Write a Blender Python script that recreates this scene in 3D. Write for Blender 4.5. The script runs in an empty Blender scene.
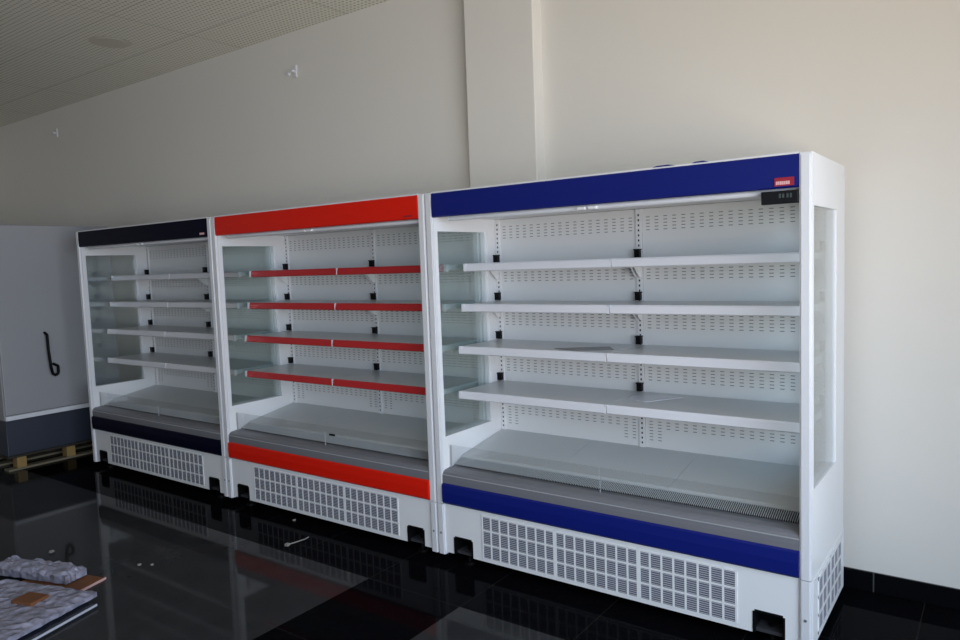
import bpy, bmesh, math, random
from mathutils import Vector, Matrix
random.seed(7)
S = bpy.context.scene
C = S.collection

# ------------------------------------------------------------------ camera
def make_camera():
    loc = Vector((6.3112, -2.9797, 1.6292)); yaw, pit, rol = -0.6286, -0.0796, -0.0357
    cy, sy, cp, sp, cr, sr = math.cos(yaw), math.sin(yaw), math.cos(pit), math.sin(pit), math.cos(rol), math.sin(rol)
    fw = Vector((sy*cp, cy*cp, sp)); rt = Vector((cy, -sy, 0)); up = rt.cross(fw)
    r2 = rt*cr + up*sr; u2 = -rt*sr + up*cr
    m = Matrix((r2, u2, -fw)).transposed().to_4x4(); m.translation = loc
    cd = bpy.data.cameras.new('camera'); cd.sensor_width = 36; cd.lens = 726.28*36/960
    cd.clip_start = .05; cd.clip_end = 100
    co = bpy.data.objects.new('camera', cd); C.objects.link(co); co.matrix_world = m
    S.camera = co
make_camera()

# ------------------------------------------------------------------ world, daylight, exposure
w = bpy.data.worlds.new('daylight'); S.world = w; w.use_nodes = True
bg = w.node_tree.nodes['Background']; bg.inputs[0].default_value = (.80, .90, 1, 1); bg.inputs[1].default_value = .05
S.view_settings.view_transform = 'Standard'; S.view_settings.look = 'None'
S.cycles.transparent_max_bounces = 40
S.view_settings.exposure = 0; S.view_settings.gamma = 1; S.view_settings.use_curve_mapping = False

def area(name, loc, aim, sx, sy, power, col, spread=180):
    d = bpy.data.lights.new(name, 'AREA'); d.shape = 'RECTANGLE'; d.size = sx; d.size_y = sy
    d.energy = power; d.color = col; d.spread = math.radians(spread)
    o = bpy.data.objects.new(name, d); C.objects.link(o); o.location = loc
    o.rotation_euler = (Vector(aim)).to_track_quat('-Z', 'Y').to_euler()
# daylight through the shop window on the right, sky part (cool, from above) and street part (warm, from below)
area('window_sky_light', (8.15, -2.9, 1.75), (-1, .20, -.55), 4.6, 2.5, 142, (.46, .70, 1.0), 130)
area('window_street_light', (8.15, -2.9, 1.3), (-1, .20, .60), 4.6, 2.0, 120, (1.0, .84, .66), 140)
# daylight through the glazed shop front behind the camera
area('front_sky_light', (5.6, -6.75, 1.75), (0, 1, -.30), 3.8, 2.5, 22, (.62, .78, 1.0))

# ------------------------------------------------------------------ materials
def mat(name, col, rough=.5, metal=0, spec=.5, **k):
    m = bpy.data.materials.new(name); m.use_nodes = True
    b = m.node_tree.nodes['Principled BSDF']
    b.inputs['Base Color'].default_value = (*col, 1); b.inputs['Roughness'].default_value = rough
    b.inputs['Metallic'].default_value = metal; b.inputs['Specular IOR Level'].default_value = spec
    for kk, v in k.items(): b.inputs[kk].default_value = v
    return m
class NT:
    def __init__(s, m): s.t = m.node_tree; s.p = s.t.nodes['Principled BSDF']
    def n(s, typ, **k):
        o = s.t.nodes.new(typ)
        for a, v in k.items(): setattr(o, a, v)
        return o
    def l(s, a, b): s.t.links.new(a, b)
    def m(s, op, a, b=None, c=None):
        o = s.n('ShaderNodeMath', operation=op)
        for i, v in enumerate((a, b, c)):
            if v is None: continue
            if isinstance(v, (int, float)): o.inputs[i].default_value = v
            else: s.l(v, o.inputs[i])
        return o.outputs[0]
    def xyz(s):
        tc = s.n('ShaderNodeTexCoord'); sp = s.n('ShaderNodeSeparateXYZ'); s.l(tc.outputs['Object'], sp.inputs[0])
        return tc.outputs['Object'], sp.outputs[0], sp.outputs[1], sp.outputs[2]
    def mixc(s, f, a, b):
        o = s.n('ShaderNodeMix', data_type='RGBA')
        s.l(f, o.inputs[0])
        for i, v in ((6, a), (7, b)):
            if isinstance(v, tuple): o.inputs[i].default_value = (*v, 1)
            else: s.l(v, o.inputs[i])
        return o.outputs[2]
    def mixf(s, f, a, b):
        o = s.n('ShaderNodeMix', data_type='FLOAT'); s.l(f, o.inputs[0])
        o.inputs[2].default_value = a; o.inputs[3].default_value = b
        return o.outputs[0]

def noise_paint(name, col, rough, scale=6, amt=.04, bump=.02, spec=.4):
    m = mat(name, col, rough, 0, spec); t = NT(m); co, x, y, z = t.xyz()
    nz = t.n('ShaderNodeTexNoise'); nz.inputs['Scale'].default_value = scale; nz.inputs['Detail'].default_value = 4
    t.l(co, nz.inputs['Vector'])
    d = tuple(c*(1-amt) for c in col)
    t.l(t.mixc(nz.outputs[0], d, col), t.p.inputs['Base Color'])
    bp = t.n('ShaderNodeBump'); bp.inputs['Strength'].default_value = bump; bp.inputs['Distance'].default_value = .01
    n2 = t.n('ShaderNodeTexNoise'); n2.inputs['Scale'].default_value = scale*20; t.l(co, n2.inputs['Vector'])
    t.l(n2.outputs[0], bp.inputs['Height']); t.l(bp.outputs[0], t.p.inputs['Normal'])
    return m

WALL = noise_paint('wall_paint', (.79, .755, .70), .6, 1.2, .05, .04)
WHITE = noise_paint('white_enamel', (.80, .80, .81), .32, 3, .03, .0)
BACKW = noise_paint('white_back_panel', (.78, .78, .78), .30, 3, .03, .0)
SHELF = noise_paint('shelf_enamel', (.62, .63, .64), .30, 3, .05, .0)
DECK = noise_paint('deck_steel', (.60, .62, .62), .28, 2.5, .10, .0)
ALU = mat('anodised_aluminium', (.80, .80, .83), .32, .15)
GREYP = mat('grey_bumper_plastic', (.17, .17, .185), .38)
BEAD = mat('grey_bead', (.38, .38, .40), .35)
BLUE = mat('blue_film', (.006, .013, .155), .3, 0, .25)
RED = mat('red_film', (.72, .014, .005), .35, 0, .2)
SHADED_BLUE = mat('shaded_blue_film', (.002, .0025, .014), .35, 0, .06)  # the blue film again, with the dimmer left end's shade painted into its colour
REDRAIL = mat('red_price_rail', (.50, .018, .022), .35)
WHITERAIL = mat('white_price_rail', (.72, .72, .76), .32)
BLACK = mat('black_plastic', (.004, .004, .0045), .4, 0, .15)
MATBLACK = mat('dark_slot', (.03, .03, .035), .7)
SLOT = mat('punched_slot', (.22, .22, .22), .7)
VENTD = mat('louvre_shadow', (.05, .055, .075), .7)
LOUV = mat('louvre_slat', (.42, .42, .47), .4)
LAMPG = mat('dull_lamp_plastic', (.60, .58, .49), .5)
LABELR = mat('label_red', (.32, .014, .035), .4)
LABELW = mat('label_pale', (.75, .45, .45), .4)
DISP = mat('display_glass', (.008, .008, .009), .3, 0, .2)
SEG = mat('display_print', (.05, .07, .065), .4)
SCREW = mat('screw_grey', (.30, .30, .32), .4, .6)
CAB = noise_paint('pale_cabinet', (.34, .34, .36), .35, 2, .06, .0)
CABD = mat('dark_kick_panel', (.030, .036, .055), .4)
WOOD = noise_paint('pallet_wood', (.36, .23, .08), .7, 12, .45, .05)
WOODD = noise_paint('dark_pallet_wood', (.035, .028, .02), .75, 12, .4, .05)
WOODP = noise_paint('pale_pallet_wood', (.20, .17, .11), .7, 12, .35, .05)
CARD = noise_paint('cardboard', (.20, .075, .028), .75, 14, .4, .04)
CARDE = mat('cardboard_edge', (.55, .33, .30), .7)
DARKP = mat('dark_wrapped_panel', (.018, .022, .032), .25)
EDGE = mat('pale_panel_edge', (.45, .46, .52), .4)
DUST = mat('pale_debris', (.24, .23, .21), .7)

def plastic():
    m = noise_paint('crumpled_plastic_wrap', (.34, .33, .42), .25, 25, .65, .0, .6)
    t = NT(m); co, x, y, z = t.xyz()
    v = t.n('ShaderNodeTexVoronoi'); v.inputs['Scale'].default_value = 22; t.l(co, v.inputs['Vector'])
    bp = t.n('ShaderNodeBump'); bp.inputs['Strength'].default_value = .7; bp.inputs['Distance'].default_value = .02
    t.l(v.outputs[0], bp.inputs['Height']); t.l(bp.outputs[0], t.p.inputs['Normal'])
    return m
WRAP = plastic()

def glass(name, tint, r0=.04, k=.9):
    m = bpy.data.materials.new(name); m.use_nodes = True; t = m.node_tree; t.nodes.clear()
    out = t.nodes.new('ShaderNodeOutputMaterial'); mx = t.nodes.new('ShaderNodeMixShader')
    tr = t.nodes.new('ShaderNodeBsdfTransparent'); gl = t.nodes.new('ShaderNodeBsdfGlossy'); fr = t.nodes.new('ShaderNodeFresnel')
    tr.inputs[0].default_value = (*tint, 1); gl.inputs[0].default_value = (k, k, k, 1); gl.inputs['Roughness'].default_value = .02
    ge = t.nodes.new('ShaderNodeNewGeometry'); io = t.nodes.new('ShaderNodeMix'); io.inputs[2].default_value = 1.5; io.inputs[3].default_value = 1/1.5
    t.links.new(ge.outputs['Backfacing'], io.inputs[0]); t.links.new(io.outputs[0], fr.inputs[0])   # same pane seen from its inner side
    t.links.new(fr.outputs[0], mx.inputs[0]); t.links.new(tr.outputs[0], mx.inputs[1]); t.links.new(gl.outputs[0], mx.inputs[2])
    t.links.new(mx.outputs[0], out.inputs[0])
    return m
GLASS = glass('insulated_glass', (.962, .979, .976))
ACRYL = glass('clear_acrylic', (.95, .955, .96))

def floor_mat():
    m = mat('polished_floor_tiles', (.003, .003, .004), .07, 0, .1); t = NT(m); co, x, y, z = t.xyz()
    def line(v, off, wd):
        f = t.m('FRACT', t.m('DIVIDE', t.m('SUBTRACT', v, off-60), .6))
        d = t.m('MINIMUM', f, t.m('SUBTRACT', 1, f))
        return t.m('LESS_THAN', d, wd/.6)
    g = t.m('MAXIMUM', line(x, 4.235, .0022), line(y, -.37, .0022))
    front = t.m('LESS_THAN', y, -.37)
    col = t.m('MULTIPLY', t.m('GREATER_THAN', x, 3.635), t.m('LESS_THAN', x, 4.235))
    grey = t.m('MULTIPLY', front, t.m('SUBTRACT', 1, col))
    nz = t.n('ShaderNodeTexNoise'); nz.inputs['Scale'].default_value = 5; nz.inputs['Detail'].default_value = 6; t.l(co, nz.inputs['Vector'])
    dusty = t.mixc(nz.outputs[0], (.020, .020, .021), (.038, .038, .039))
    c1 = t.mixc(grey, (.003, .003, .004), dusty)
    t.l(t.mixc(g, c1, t.mixc(grey, (.014, .014, .013), (.034, .034, .032))), t.p.inputs['Base Color'])
    t.l(t.mixf(grey, .01, .08), t.p.inputs['Specular IOR Level'])
    t.l(t.m('ADD', t.m('MULTIPLY', nz.outputs[0], .05), .03), t.p.inputs['Roughness'])
    return m
FLOOR = floor_mat()

def skirting_mat():
    m = mat('black_skirting_tile', (.004, .004, .005), .12, 0, .35); t = NT(m); co, x, y, z = t.xyz()
    f = t.m('FRACT', t.m('DIVIDE', t.m('SUBTRACT', x, 5.826-60), .6))
    d = t.m('LESS_THAN', t.m('MINIMUM', f, t.m('SUBTRACT', 1, f)), .005)
    t.l(t.mixc(d, (.004, .004, .005), (.07, .07, .065)), t.p.inputs['Base Color'])
    return m
SKIRT = skirting_mat()

def ceiling_mat():
    m = mat('perforated_ceiling_board', (.62, .60, .53), .7, 0, .3); t = NT(m); co, x, y, z = t.xyz()
    def cell(v, p): return t.m('SUBTRACT', t.m('FRACT', t.m('DIVIDE', t.m('ADD', v, 60), p)), .5)
    px, py = cell(x, .036), cell(y, .036)
    r = t.m('ADD', t.m('MULTIPLY', px, px), t.m('MULTIPLY', py, py))
    hole = t.m('LESS_THAN', r, .07)
    def seam(v, off, p, wd):
        f = t.m('FRACT', t.m('DIVIDE', t.m('SUBTRACT', v, off-60), p))
        return t.m('LESS_THAN', t.m('MINIMUM', f, t.m('SUBTRACT', 1, f)), wd/p)
    s = t.m('MAXIMUM', seam(x, .1, 1.2, .004), seam(y, -.26, .6, .004))
    c = t.mixc(hole, (.84, .82, .72), (.46, .45, .39))
    t.l(t.mixc(s, c, (.50, .49, .42)), t.p.inputs['Base Color'])
    return m
CEIL = ceiling_mat()

# ------------------------------------------------------------------ mesh helpers
class MB:
    def __init__(s): s.b = bmesh.new()
    def box(s, x0, x1, y0, y1, z0, z1, mi=0):
        v = [s.b.verts.new(p) for p in ((x0,y0,z0),(x1,y0,z0),(x1,y1,z0),(x0,y1,z0),(x0,y0,z1),(x1,y0,z1),(x1,y1,z1),(x0,y1,z1))]
        for f in ((0,3,2,1),(4,5,6,7),(0,1,5,4),(1,2,6,5),(2,3,7,6),(3,0,4,7)):
            s.b.faces.new([v[i] for i in f]).material_index = mi
        return s
    def prism(s, pts, a0, a1, axis='x', mi=0):
        # polygon in the other two axes, extruded along axis
        def P(a, p):
            return (a, p[0], p[1]) if axis == 'x' else ((p[0], a, p[1]) if axis == 'y' else (p[0], p[1], a))
        A = [s.b.verts.new(P(a0, p)) for p in pts]; B = [s.b.verts.new(P(a1, p)) for p in pts]
        n = len(pts)
        s.b.faces.new(A).material_index = mi; s.b.faces.new(B[::-1]).material_index = mi
        for i in range(n):
            s.b.faces.new((A[i], B[i], B[(i+1) % n], A[(i+1) % n])).material_index = mi
        return s
    def cyl(s, p0, p1, r, n=16, mi=0, r1=None):
        p0, p1 = Vector(p0), Vector(p1); d = (p1-p0).normalized(); a = d.orthogonal().normalized(); b = d.cross(a)
        r1 = r if r1 is None else r1
        A, B = [], []
        for i in range(n):
            t = 2*math.pi*i/n; o = a*math.cos(t) + b*math.sin(t)
            A.append(s.b.verts.new(p0+o*r)); B.append(s.b.verts.new(p1+o*r1))
        s.b.faces.new(A).material_index = mi; s.b.faces.new(B[::-1]).material_index = mi
        for i in range(n): s.b.faces.new((A[i], B[i], B[(i+1) % n], A[(i+1) % n])).material_index = mi
        return s
    def quad(s, pts, mi=0):
        s.b.faces.new([s.b.verts.new(p) for p in pts]).material_index = mi; return s
    def tube(s, pts, r, n=8, mi=0):
        for a, b in zip(pts, pts[1:]): s.cyl(a, b, r, n, mi)
        return s
    def obj(s, name, mats, parent=None, bevel=0, loc=None, label=None):
        bmesh.ops.recalc_face_normals(s.b, faces=s.b.faces[:])
        me = bpy.data.meshes.new(name); s.b.to_mesh(me); s.b.free()
        for m in (mats if isinstance(mats, (list, tuple)) else [mats]): me.materials.append(m)
        o = bpy.data.objects.new(name, me); C.objects.link(o)
        if parent is not None: o.parent = parent
        if loc is not None: o.location = loc
        if label: o['label'] = label
        if bevel:
            md = o.modifiers.new('bevel', 'BEVEL'); md.width = bevel; md.segments = 2; md.limit_method = 'ANGLE'
        return o
def tag(o, label, cat, group=None):
    o['label'] = label; o['category'] = cat
    if group: o['group'] = group
    return o
def thing(name, label, cat, loc=(0,0,0), rz=0, group=None):
    o = bpy.data.objects.new(name, None); C.objects.link(o); o.location = loc; o.rotation_euler = (0, 0, rz)
    o.empty_display_size = .1
    return tag(o, label, cat, group)
def struct(mb, name, m, bevel=0):
    o = mb.obj(name, m, None, bevel); o['kind'] = 'structure'; return o

# ------------------------------------------------------------------ the room
XL, XR, YF, YB, H = -3.6, 7.9, -6.5, .797, 3.41
struct(MB().box(XL-.2, XR+.2, YF-.2, YB+.2, -.12, 0), 'floor', FLOOR)
struct(MB().box(XL-.2, XR+.2, YF-.2, YB+.2, H, H+.12), 'ceiling', CEIL)
struct(MB().box(XL-.2, XR+.2, YB, YB+.2, 0, H), 'wall_back', WALL)
struct(MB().box(XL-.2, XL, YF, YB, 0, H), 'wall_left', WALL)
# right wall with its shop window (outside the picture)
wy0, wy1, wz0, wz1 = -5.2, -.6, .35, 2.95
struct(MB().box(XR, XR+.2, YF, wy0, 0, H).box(XR, XR+.2, wy1, YB, 0, H).box(XR, XR+.2, wy0, wy1, 0, wz0).box(XR, XR+.2, wy0, wy1, wz1, H), 'wall_right', WALL)
fr = MB()
for a, b in ((wy0, wy0+.06), (wy1-.06, wy1), ((wy0+wy1)/2-.03, (wy0+wy1)/2+.03)): fr.box(XR+.06, XR+.12, a, b, wz0, wz1)
fr.box(XR+.06, XR+.12, wy0, wy1, wz0, wz0+.06).box(XR+.06, XR+.12, wy0, wy1, wz1-.06, wz1)
struct(fr, 'window_1', ALU)
# front wall with the glazed shop front behind the camera
fx0, fx1 = 3.6, 7.5
struct(MB().box(XL, fx0, YF-.2, YF, 0, H).box(fx1, XR, YF-.2, YF, 0, H).box(fx0, fx1, YF-.2, YF, wz1, H).box(fx0, fx1, YF-.2, YF, 0, .35), 'wall_front', WALL)
fr = MB()
for a, b in ((fx0, fx0+.06), (fx1-.06, fx1), (5.52, 5.58)): fr.box(a, b, YF-.12, YF-.06, .35, wz1)
struct(fr, 'window_2', ALU)
# pilaster on the back wall
struct(MB().box(3.59, 4.08, .706, YB+.02, 0, H), 'trim_1', WALL, .006)
# black skirting tiles
struct(MB().box(XL, 3.585, YB-.012, YB, 0, .095).box(4.085, XR, YB-.012, YB, 0, .095), 'baseboard_back', SKIRT, .002)

# ------------------------------------------------------------------ refrigerated display cases
W, D = 1.9, .68
SH = ((1.62, .25), (1.398, .22), (1.168, .18), (.92, .165))

def vent_cells(mb, u0, u1, w0, w1, ncol, nrow, place, fr_mi=0, dk_mi=1, sl_mi=2, gap=.012, slats=6, div=()):
    """lattice of louvred openings; place(u0,u1,w0,w1,depth0,depth1,mi) adds a box on the face"""
    place(u0, u1, w0, w1, .0004, .001, dk_mi)
    du, dw = (u1-u0)/ncol, (w1-w0)/nrow
    for i in range(ncol+1):
        h = gap/2*(2.2 if i in div else 1); c = u0+du*i
        place(c-h, c+h, w0-gap/2, w1+gap/2,   .0, .0034, fr_mi)
    for j in range(nrow+1):
        c = w0+dw*j; place(u0-gap/2, u1+gap/2, c-gap/2, c+gap/2, .0, .0031, fr_mi)
    for i in range(ncol):
        for j in range(nrow):
            a, b = u0+du*i+gap/2, u0+du*(i+1)-gap/2; c, d = w0+dw*j+gap/2, w0+dw*(j+1)-gap/2
            h2 = (d-c)/slats*.23
            for k in range(slats):
                z = c+(d-c)*(k+.5)/slats; place(a, b, z-h2, z+h2, .0012, .0024, sl_mi)

def side_panel(root, x0, x1, outer, vent=False):
    """outer = -1 for the left panel, +1 for the right one"""
    y0, y1, z0, z1 = 0, D, .045, 2.0; gy0, gy1, gz0, gz1 = .035, .49, .69, 1.80
    m = MB()
    m.box(x0, x1, y0+.012, gy0, z0, z1).box(x0, x1, gy1, y1, z0, z1).box(x0, x1, gy0, gy1, z0, gz0).box(x0, x1, gy0, gy1, gz1, z1)
    p = m.obj('side_panel', WHITE, root)
    for c in (x0+.010, x1-.010): MB().box(c-.002, c+.002, gy0+.001, gy1-.001, gz0+.001, gz1-.001).obj('glass_pane', GLASS, p)
    # slim spacer frame around the glazing
    s = MB(); a, b = x0+.006, x1-.006
    s.box(a, b, gy0, gy0+.012, gz0, gz1).box(a, b, gy1-.012, gy1, gz0, gz1)
    s.obj('glazing_frame', ALU, p)
    # aluminium edge profile on the front
    t = MB().box(x0, x1, y0, .011, .33, z1).box(x0, x1, y0, .011, z0, .326)
    xi = x1 if outer < 0 else x0
    t.box(x0+.006, x1-.006, -.004, 0, .33, z1-.01).box(x0+.006, x1-.006, -.004, 0, z0, .326)
    t.obj('edge_trim', ALU, p, .0015)
    sc = MB()
    sc.cyl(((x0+x1)/2, -.0065, .165), ((x0+x1)/2, -.003, .165), .006, 10); sc.obj('screw', SCREW, p)
    if vent:
        xo = x1
        lp = MB().box(xo, xo+.003, .012, D-.004, z0+.004, .325).obj('lower_cover', WHITE, p, .001)
        v = MB()
        vent_cells(v, .11, .60, .075, .30, 6, 3, lambda a, b, c, d, e, f, mi: v.box(xo+.003+e, xo+.003+f, a, b, c, d, mi), gap=.012, slats=6, div=(3,))
        v.obj('side_vent', [WHITE, VENTD, LOUV], p)
    return p

def shelf(root, x0, x1, z, yf, railm, lastdiv):
    m = MB().prism([(yf+.004, z), (yf+.004, z-.036), (yf+.010, z-.036), (yf+.010, z-.014), (.572, z-.014), (.572, z)], x0+.002, x1-.002, 'x').box(x0, x0+.0018, yf+.004, .572, z-.03, z).box(x1-.0018, x1, yf+.004, .572, z-.03, z)
    s = m.obj('shelf', SHELF, root, .001)
    r = MB().prism([(yf+.004, z+.003), (yf-.002, z+.003), (yf-.008, z-.004), (yf-.012, z-.036), (yf-.006, z-.041), (yf+.004, z-.041)], x0+(.004 if lastdiv else .022), x1-(.022 if lastdiv else .004), 'x')
    r.obj('price_rail', railm, s)
    for c, wd in ((x0, .004 if lastdiv else .022), (x1-(.022 if lastdiv else .004), .022 if lastdiv else .004)): MB().box(c, c+wd, yf-.010, yf+.006, z-.040, z+.003).obj('rail_end_cap', WHITERAIL, s, .002)
    for xb in (x0+.006, x1-.010):
        MB().prism([(.574, z-.015), (.574, z-.100), (.556, z-.100), (.525, z-.078), (.485, z-.040), (.455, z-.027), (yf+.08, z-.022), (yf+.08, z-.015)], xb, xb+.004, 'x').obj('bracket', WHITE, s)
    # black bracket clips at the back edge
    return s

def display_case(name, x, label, strip, strip_low, railm, sticker, film=False):
    root = thing(name, label, 'display refrigerator', (x, 0, 0), 0, 'open display refrigerators lined up along the wall')
    side_panel(root, 0, .045, -1); side_panel(root, W-.045, W, 1, film)
    a, b = .046, W-.046
    # back: insulated body, two punched liners, three slotted uprights
    MB().box(a, b, .595, D, .045, 1.995).obj('back_body', WHITE, root)
    for x0, x1 in ((a+.03, W/2-.018), (W/2+.018, b-.03)):
        m = MB().box(x0, x1, .585, .594, .60, 1.872)
        nc = 18; pit = (x1-x0-.06)/(nc-1)
        for i in range(nc):
            cx = x0+.03+pit*i
            for zt in (1.83, 1.578, 1.322, 1.048, .795):
                rows = 5
                if zt < .8 and (i < 2 or i > nc-3): rows = 9
                for r in range(rows):
                    z = zt-r*.0165
                    m.quad(((cx-.010, .5843, z-.002), (cx+.010, .5843, z-.002), (cx+.010, .5843, z+.002), (cx-.010, .5843, z+.002)), 1)
        m.obj('back_liner', [BACKW, SLOT], root)
    for cx in (.062, W/2, W-.062):
        m = MB().box(cx-.0155, cx+.0155, .576, .594, .60, 1.872)
        z = .64
        while z < 1.86:
            m.quad(((cx-.004, .5754, z), (cx+.004, .5754, z), (cx+.004, .5754, z+.011), (cx-.004, .5754, z+.011)), 1); z += .026
        u = m.obj('upright', [WHITE, MATBLACK], root)
        for z, yf in SH:
            MB().box(cx-.016, cx+.013, .548, .575, z+.004, z+.046).box(cx-.020, cx+.016, .546, .575, z+.042, z+.048).obj('bracket_clip', BLACK, u, .002)
    for z, yf in SH:
        shelf(root, .056, W/2-.002, z, yf, railm, 0); shelf(root, W/2+.002, W-.056, z, yf, railm, 1)
    # canopy: hood, coloured fascia, roof, blind bar
    cn = MB().box(a, b, .012, .24, 1.872, 1.995).box(a, b, .24, .594, 1.874, 1.995).obj('canopy', WHITE, root, .002)
    MB().prism([(.012, 1.872), (.004, 1.870), (-.004, 1.876), (-.006, 1.935), (-.004, 1.992), (.002, 1.999), (.012, 1.999)], a, b, 'x').obj('fascia', strip, cn)
    MB().box(a, b, .0, .04, 1.996, 2.004).obj('top_trim', ALU, cn)
    bl = MB().cyl((a+.09, .03, 1.858), (b, .03, 1.858), .011, 12).obj('night_blind_bar', ALU, cn)
    for c in (-.055, .002): MB().box(W/2+c, W/2+c+.043, .008, .022, 1.850, 1.864).obj('blind_grip', WHITE, bl, .003)
    if sticker == 'display':
        MB().box(W-.133, W-.062, -.0085, -.0055, 1.879, 1.911).obj('sticker', LABELR, cn)
        k = MB(); xx = W-.128
        for wd in (.008, .006, .009, .007, .006, .009, .007):
            k.box(xx, xx+wd-.0015, -.0092, -.0084, 1.884, 1.897); xx += wd
        k.obj('sticker_print', LABELW, cn)
        dd = MB().prism([(-.004, 1.862), (-.002, 1.812), (.03, 1.812), (.05, 1.862)], W-.185, W-.047, 'x').obj('control_display', DISP, root, .003)
        k = MB()
        for i, xo in enumerate((-.118, -.106, -.090, -.078)): k.box(W+xo, W+xo+.007, -.0055, -.0030, 1.834, 1.850)
        k.obj('display_print', SEG, dd)
    elif sticker == 'dark':
        k = MB(); xx = W-.145
        for wd in (.012, .010, .014, .010, .012, .010): k.box(xx, xx+wd-.003, -.0080, -.0048, 1.886, 1.893); xx += wd
        k.obj('sticker', LABELR, cn)
    else:
        MB().box(W-.125, W-.075, -.0080, -.0048, 1.886, 1.900).obj('sticker', LABELW, cn)
    if film:
        for xo, wd in ((1.27, .10), (1.44, .07)):
            MB().prism([(xo, 2.003), (xo+wd*.2, 2.008), (xo+wd*.7, 2.009), (xo+wd, 2.003)], -.004, .03, 'y').obj('film_edge', strip, cn)
    # deck: three sloping trays
    for i in range(3):
        x0 = a+.004+(b-a-.008)/3*i; x1 = a+.004+(b-a-.008)/3*(i+1)-.002
        MB().prism([(.584, .622), (.18, .558), (.165, .548), (.165, .540), (.584, .604)], x0, x1, 'x').obj('deck_tray', DECK, root)
    # return air grille
    g = MB().prism([(.166, .545), (.10, .522), (.10, .512), (.166, .535)], a+.004, b-.004, 'x', 1)
    n = 200
    for i in range(n):
        cx = a+.012+(b-a-.024)*i/(n-1)
        g.prism([(.166, .551), (.10, .528), (.10, .519), (.166, .542)], cx-.0011, cx+.0011, 'x', 0)
    g.obj('air_grille', [DECK, MATBLACK], root)
    # clear front riser in two lengths
    for x0, x1 in ((a+.01, W/2-.003), (W/2+.003, b-.01)):
        r = MB().box(x0, x1, .066, .071, .512, .640).obj('clear_riser', ACRYL, root)
        MB().box(x0, x0+.0015, .065, .072, .515, .638 if x0 < .5 else .60).obj('riser_edge', BEAD, r)
    if sticker == 'dark': MB().box(W/2+.05, W/2+.10, .060, .065, .585, .597).obj('riser_tag', BLACK, root)
    # grey nose, coloured bumper, white kickplate
    MB().prism([(.105, .518), (.06, .517), (.022, .513), (.008, .505), (.001, .492), (-.002, .470), (-.002, .446), (.05, .446), (.05, .50), (.105, .50)], a, b, 'x').obj('nose_profile', GREYP, root)
    MB().box(a, b, -.0035, .002, .489, .493).obj('nose_bead', BEAD, root)
    MB().prism([(.03, .446), (.0, .446), (-.010, .438), (-.013, .395), (-.011, .345), (-.004, .334), (.03, .334)], a, b, 'x').obj('bumper_strip', strip_low, root)
    zb, zt = .058, .333; n0, n1 = .105, .225
    def notch(c0, c1): return [(c0, zb), (c0, .140), (c0+.004, .151), (c0+.014, .156), (c1-.018, .156), (c1-.005, .151), (c1, .138), (c1, zb)]
    pts = [(a, zb)] + notch(n0, n1) + notch(W-n1, W-n0) + [(b, zb), (b, zt), (a, zt)]
    kp = MB().prism(pts, .008, .02, 'y').obj('kickplate', WHITE, root)
    v = MB()
    vent_cells(v, .296, 1.605, .076, .304, 24, 3, lambda u0, u1, w0, w1, e, f, mi: v.box(u0, u1, .008-f, .008-e, w0, w1, mi), gap=.009, slats=7, div=(8, 16))
    v.obj('vent_grille', [WHITE, VENTD, LOUV], kp)
    for c0, c1 in ((n0, n1), (W-n1, W-n0)):
        pk = MB()
        pts_o = notch(c0, c1); ins = [(c0+.008, zb), (c0+.008, .138), (c0+.016, .147), (c1-.016, .147), (c1-.008, .138), (c1-.008, zb)]
        pk.box(c0-.004, c1+.004, .10, .104, .02, .16)
        pk.box(c0-.004, c0+.006, .0045, .104, zb, .150).box(c1-.006, c1+.004, .0045, .104, zb, .150).box(c0+.004, c1-.004, .0045, .104, .148, .158)
        pk.obj('jack_pocket', BLACK, kp, .003)
    # undercarriage
    MB().box(a, b, .10, D-.02, .03, .06).obj('base_frame', MATBLACK, root)
    for fx in (.165, W-.165):
        for fy in (.06, .60):
            f = MB().cyl((fx, fy, 0), (fx, fy, .014), .030, 16).cyl((fx, fy, .014), (fx, fy, .09), .009, 10)
            f.obj('levelling_foot', [BLACK], root)
    MB().box(a, b, .022, D-.02, .06, .075).obj('floor_pan', MATBLACK, root)
    MB().box(a, b, .05, .59, .30, .32).obj('tub', WHITE, root)
    return root

X0, X1, X2 = 0.0, 1.906, 3.812
display_case('display_refrigerator', X0, 'open display refrigerator with blue top band and bottom stripe, both darkened for shade, farthest left', SHADED_BLUE, SHADED_BLUE, WHITERAIL, 'pale')
display_case('display_refrigerator', X1, 'open display refrigerator with a red top band, red shelf edges and a red bottom stripe', RED, RED, REDRAIL, 'dark')
display_case('display_refrigerator', X2, 'open display refrigerator with a bright blue top band and bottom stripe, nearest the camera', BLUE, BLUE, WHITERAIL, 'display', True)

# ------------------------------------------------------------------ loose sheets left on the shelves of the blue case
def sheet(name, pts, m, label, cat, z, th=.002):
    mb = MB(); mb.prism(pts, z, z+th, 'z'); o = mb.obj(name, m); tag(o, label, cat); return o
sheet('plastic_sheet', [(4.775, .44), (4.90, .50), (5.02, .49), (4.90, .30), (4.80, .33)], WHITERAIL, 'thin white plastic sheet lying on the lowest shelf of the blue refrigerator', 'plastic sheet', .9215)
sheet('plastic_sheet', [(4.42, .27), (4.55, .23), (4.73, .32), (4.66, .42)], GREYP, 'thin grey plastic sheet lying on the third shelf of the blue refrigerator', 'plastic sheet', 1.1695)

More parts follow.
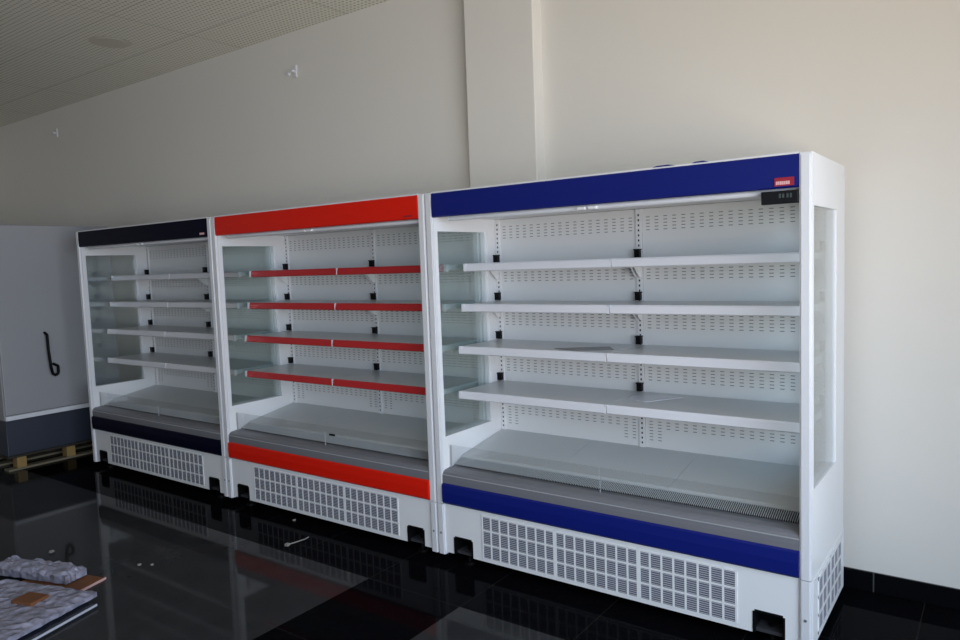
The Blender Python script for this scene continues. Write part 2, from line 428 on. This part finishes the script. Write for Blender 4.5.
# ------------------------------------------------------------------ tall pale cabinet on its pallet, left of the row
cb = thing('upright_cabinet', 'tall pale grey cabinet with a black handle and dark lower panel, left of the row', 'cabinet', (-.49, 0, .13))
MB().box(-.66, -.025, -.46, .54, .30, 1.955).obj('body', CAB, cb, .006)
MB().box(-.022, 0, -.455, .535, .345, 1.95).obj('door', CAB, cb, .008)
MB().box(-.026, .004, -.457, .537, .302, .340).obj('door_trim', WHITERAIL, cb, .003)
MB().box(-.66, -.006, -.46, .54, .0, .298).obj('kick_panel', CABD, cb, .004)
h = MB().tube([(.002, -.10, 1.02), (.045, -.10, 1.0), (.05, -.10, .86), (.05, -.09, .72), (.04, -.075, .655), (.04, -.05, .64), (.045, -.03, .66), (.045, -.03, .72), (.002, -.05, .74)], .012, 10)
h.obj('handle', BLACK, cb)
pl = thing('pallet', 'yellowish wooden pallet under the tall pale cabinet', 'pallet', (-.49, 0, 0))
for yy in (-.40, .005, .46):
    MB().box(-.09, .0, yy, yy+.075, .018, .108).obj('block', WOOD, pl, .003)
    MB().box(-.62, -.53, yy, yy+.075, .018, .108).obj('block', WOOD, pl, .003)
for xx in (-.66, -.38, -.09): MB().box(xx, xx+.095, -.47, .55, 0, .018).obj('bottom_board', WOODP, pl, .002)
for k in range(6): MB().box(-.67+.115*k, -.67+.115*k+.095, -.47, .55, .108, .1285).obj('top_board', WOODD, pl, .002)

# ------------------------------------------------------------------ small fittings
wb = thing('wall_bracket', 'small white wall fitting high above the red refrigerator', 'wall fitting', (1.925, YB, 3.115))
MB().box(-.018, .018, -.012, 0, -.045, .045).obj('plate', WHITERAIL, wb, .003)
MB().cyl((0, -.012, .0), (0, -.045, .0), .010, 10).obj('hook', WHITERAIL, wb)
MB().cyl((-.075, 0, -.005), (-.075, -.02, -.005), .014, 12).obj('plug', WHITERAIL, wb)
wb = thing('wall_bracket', 'small white wall fitting at far left above the tall cabinet', 'wall fitting', (-1.92, YB, 3.16))
MB().box(-.018, .018, -.012, 0, -.045, .045).obj('plate', WHITERAIL, wb, .003)
MB().cyl((0, -.012, .0), (0, -.045, .0), .010, 10).obj('hook', WHITERAIL, wb)
dl = thing('ceiling_lamp', 'round flat unlit fitting set in the perforated ceiling', 'ceiling lamp', (.72, .03, H))
MB().cyl((0, 0, 0), (0, 0, -.004), .14, 40, 0, .148).obj('rim', LAMPG, dl)
MB().cyl((0, 0, -.004), (0, 0, -.006), .115, 40).obj('diffuser', LAMPG, dl)

# ------------------------------------------------------------------ packaging on the floor, front left
def slab(x0, x1, y0, y1, z0, z1, nx, ny, amp, name, m, root):
    """a wrapped slab with a crumpled top"""
    b = MB(); g = {}
    for i in range(nx+1):
        for j in range(ny+1):
            x = x0+(x1-x0)*i/nx; y = y0+(y1-y0)*j/ny
            e = i in (0, nx) or j in (0, ny)
            g[i, j] = b.b.verts.new((x+random.uniform(-1, 1)*amp*.4, y+random.uniform(-1, 1)*amp*.4, z1-(.35*(z1-z0) if e else 0)+random.uniform(-.6, 1)*amp))
    for i in range(nx):
        for j in range(ny): b.b.faces.new((g[i, j], g[i+1, j], g[i+1, j+1], g[i, j+1]))
    ring = [(i, 0) for i in range(nx)] + [(nx, j) for j in range(ny)] + [(i, ny) for i in range(nx, 0, -1)] + [(0, j) for j in range(ny, 0, -1)]
    low = [b.b.verts.new((g[k].co.x, g[k].co.y, z0)) for k in ring]
    for q in range(len(ring)):
        r = (q+1) % len(ring); b.b.faces.new((g[ring[q]], low[q], low[r], g[ring[r]]))
    b.b.faces.new(low)
    o = b.obj(name, m, root)
    return o
# local x runs away from the tip to the left, y towards the camera
r1 = thing('wrapped_panel', 'flat panel wrapped in whitish crumpled plastic lying on the floor at lower left', 'wrapped panel', (2.65, -1.29, 0), math.radians(197))
slab(0, .62, 0, .75, .030, .060, 22, 26, .009, 'plastic_wrap', WRAP, r1)
MB().box(.17, .30, .12, .22, .058, .075).obj('cardboard_pad', CARD, r1, .002)
r2 = thing('dark_panel', 'dark flat panel with pale edges lying under the plastic-wrapped panel', 'panel', (2.71, -1.32, 0), math.radians(197))
MB().box(0, .70, .0, .85, .0, .018).obj('board', DARKP, r2, .002)
MB().box(-.004, 0, .0, .85, .010, .020).box(.0, .7, .85, .854, .0, .02).obj('edge_strip', EDGE, r2)
r3 = thing('cardboard_sheet', 'brown cardboard piece with a pinkish edge beside the wrapped panel', 'cardboard', (2.41, -1.125, 0), math.radians(197))
MB().box(0, .42, .0, .16, .0, .010).obj('board', CARD, r3, .002)
MB().box(-.005, 0, .0, .16, .0, .012).obj('torn_edge', CARDE, r3)
r4 = thing('plastic_bundle', 'crumpled bundle of pale plastic film behind the wrapped panel at the left edge', 'plastic film', (2.30, -1.17, 0), math.radians(197))
slab(0, .55, .0, .13, .018, .070, 18, 10, .012, 'plastic_wrap', WRAP, r4)
# debris
t = thing('cable_tie', 'pale loose cable tie lying on the floor before the red refrigerator', 'cable tie', (2.92, -.24, 0), .2)
MB().tube([(-.03, -.05, .006), (0, 0, .010), (.015, .05, .008), (.01, .09, .005)], .0035, 6).obj('strap', DUST, t)
MB().box(-.043, -.020, -.068, -.045, .0, .016).obj('head', DUST, t, .003)
def crumb(x, y, r, label):
    b = bmesh.new(); bmesh.ops.create_icosphere(b, subdivisions=2, radius=r)
    for v in b.verts: v.co *= random.uniform(.7, 1.1); v.co.z = v.co.z*.6+r*.5
    mb = MB(); mb.b.free(); mb.b = b
    o = mb.obj('debris_crumb', DUST, None, 0, (x, y, 0)); tag(o, label, 'debris', 'crumbs of debris on the floor')
crumb(2.60, 0.0, .012, 'pale crumb on the dark floor just under the red refrigerator grille')
crumb(2.40, -.93, .012, 'left one of the pale crumbs on the floor behind the cardboard')
crumb(2.46, -.89, .010, 'right one of the pale crumbs on the floor behind the cardboard')
crumb(1.75, -1.11, .016, 'pale crumb on the floor at the left edge behind the plastic bundle')
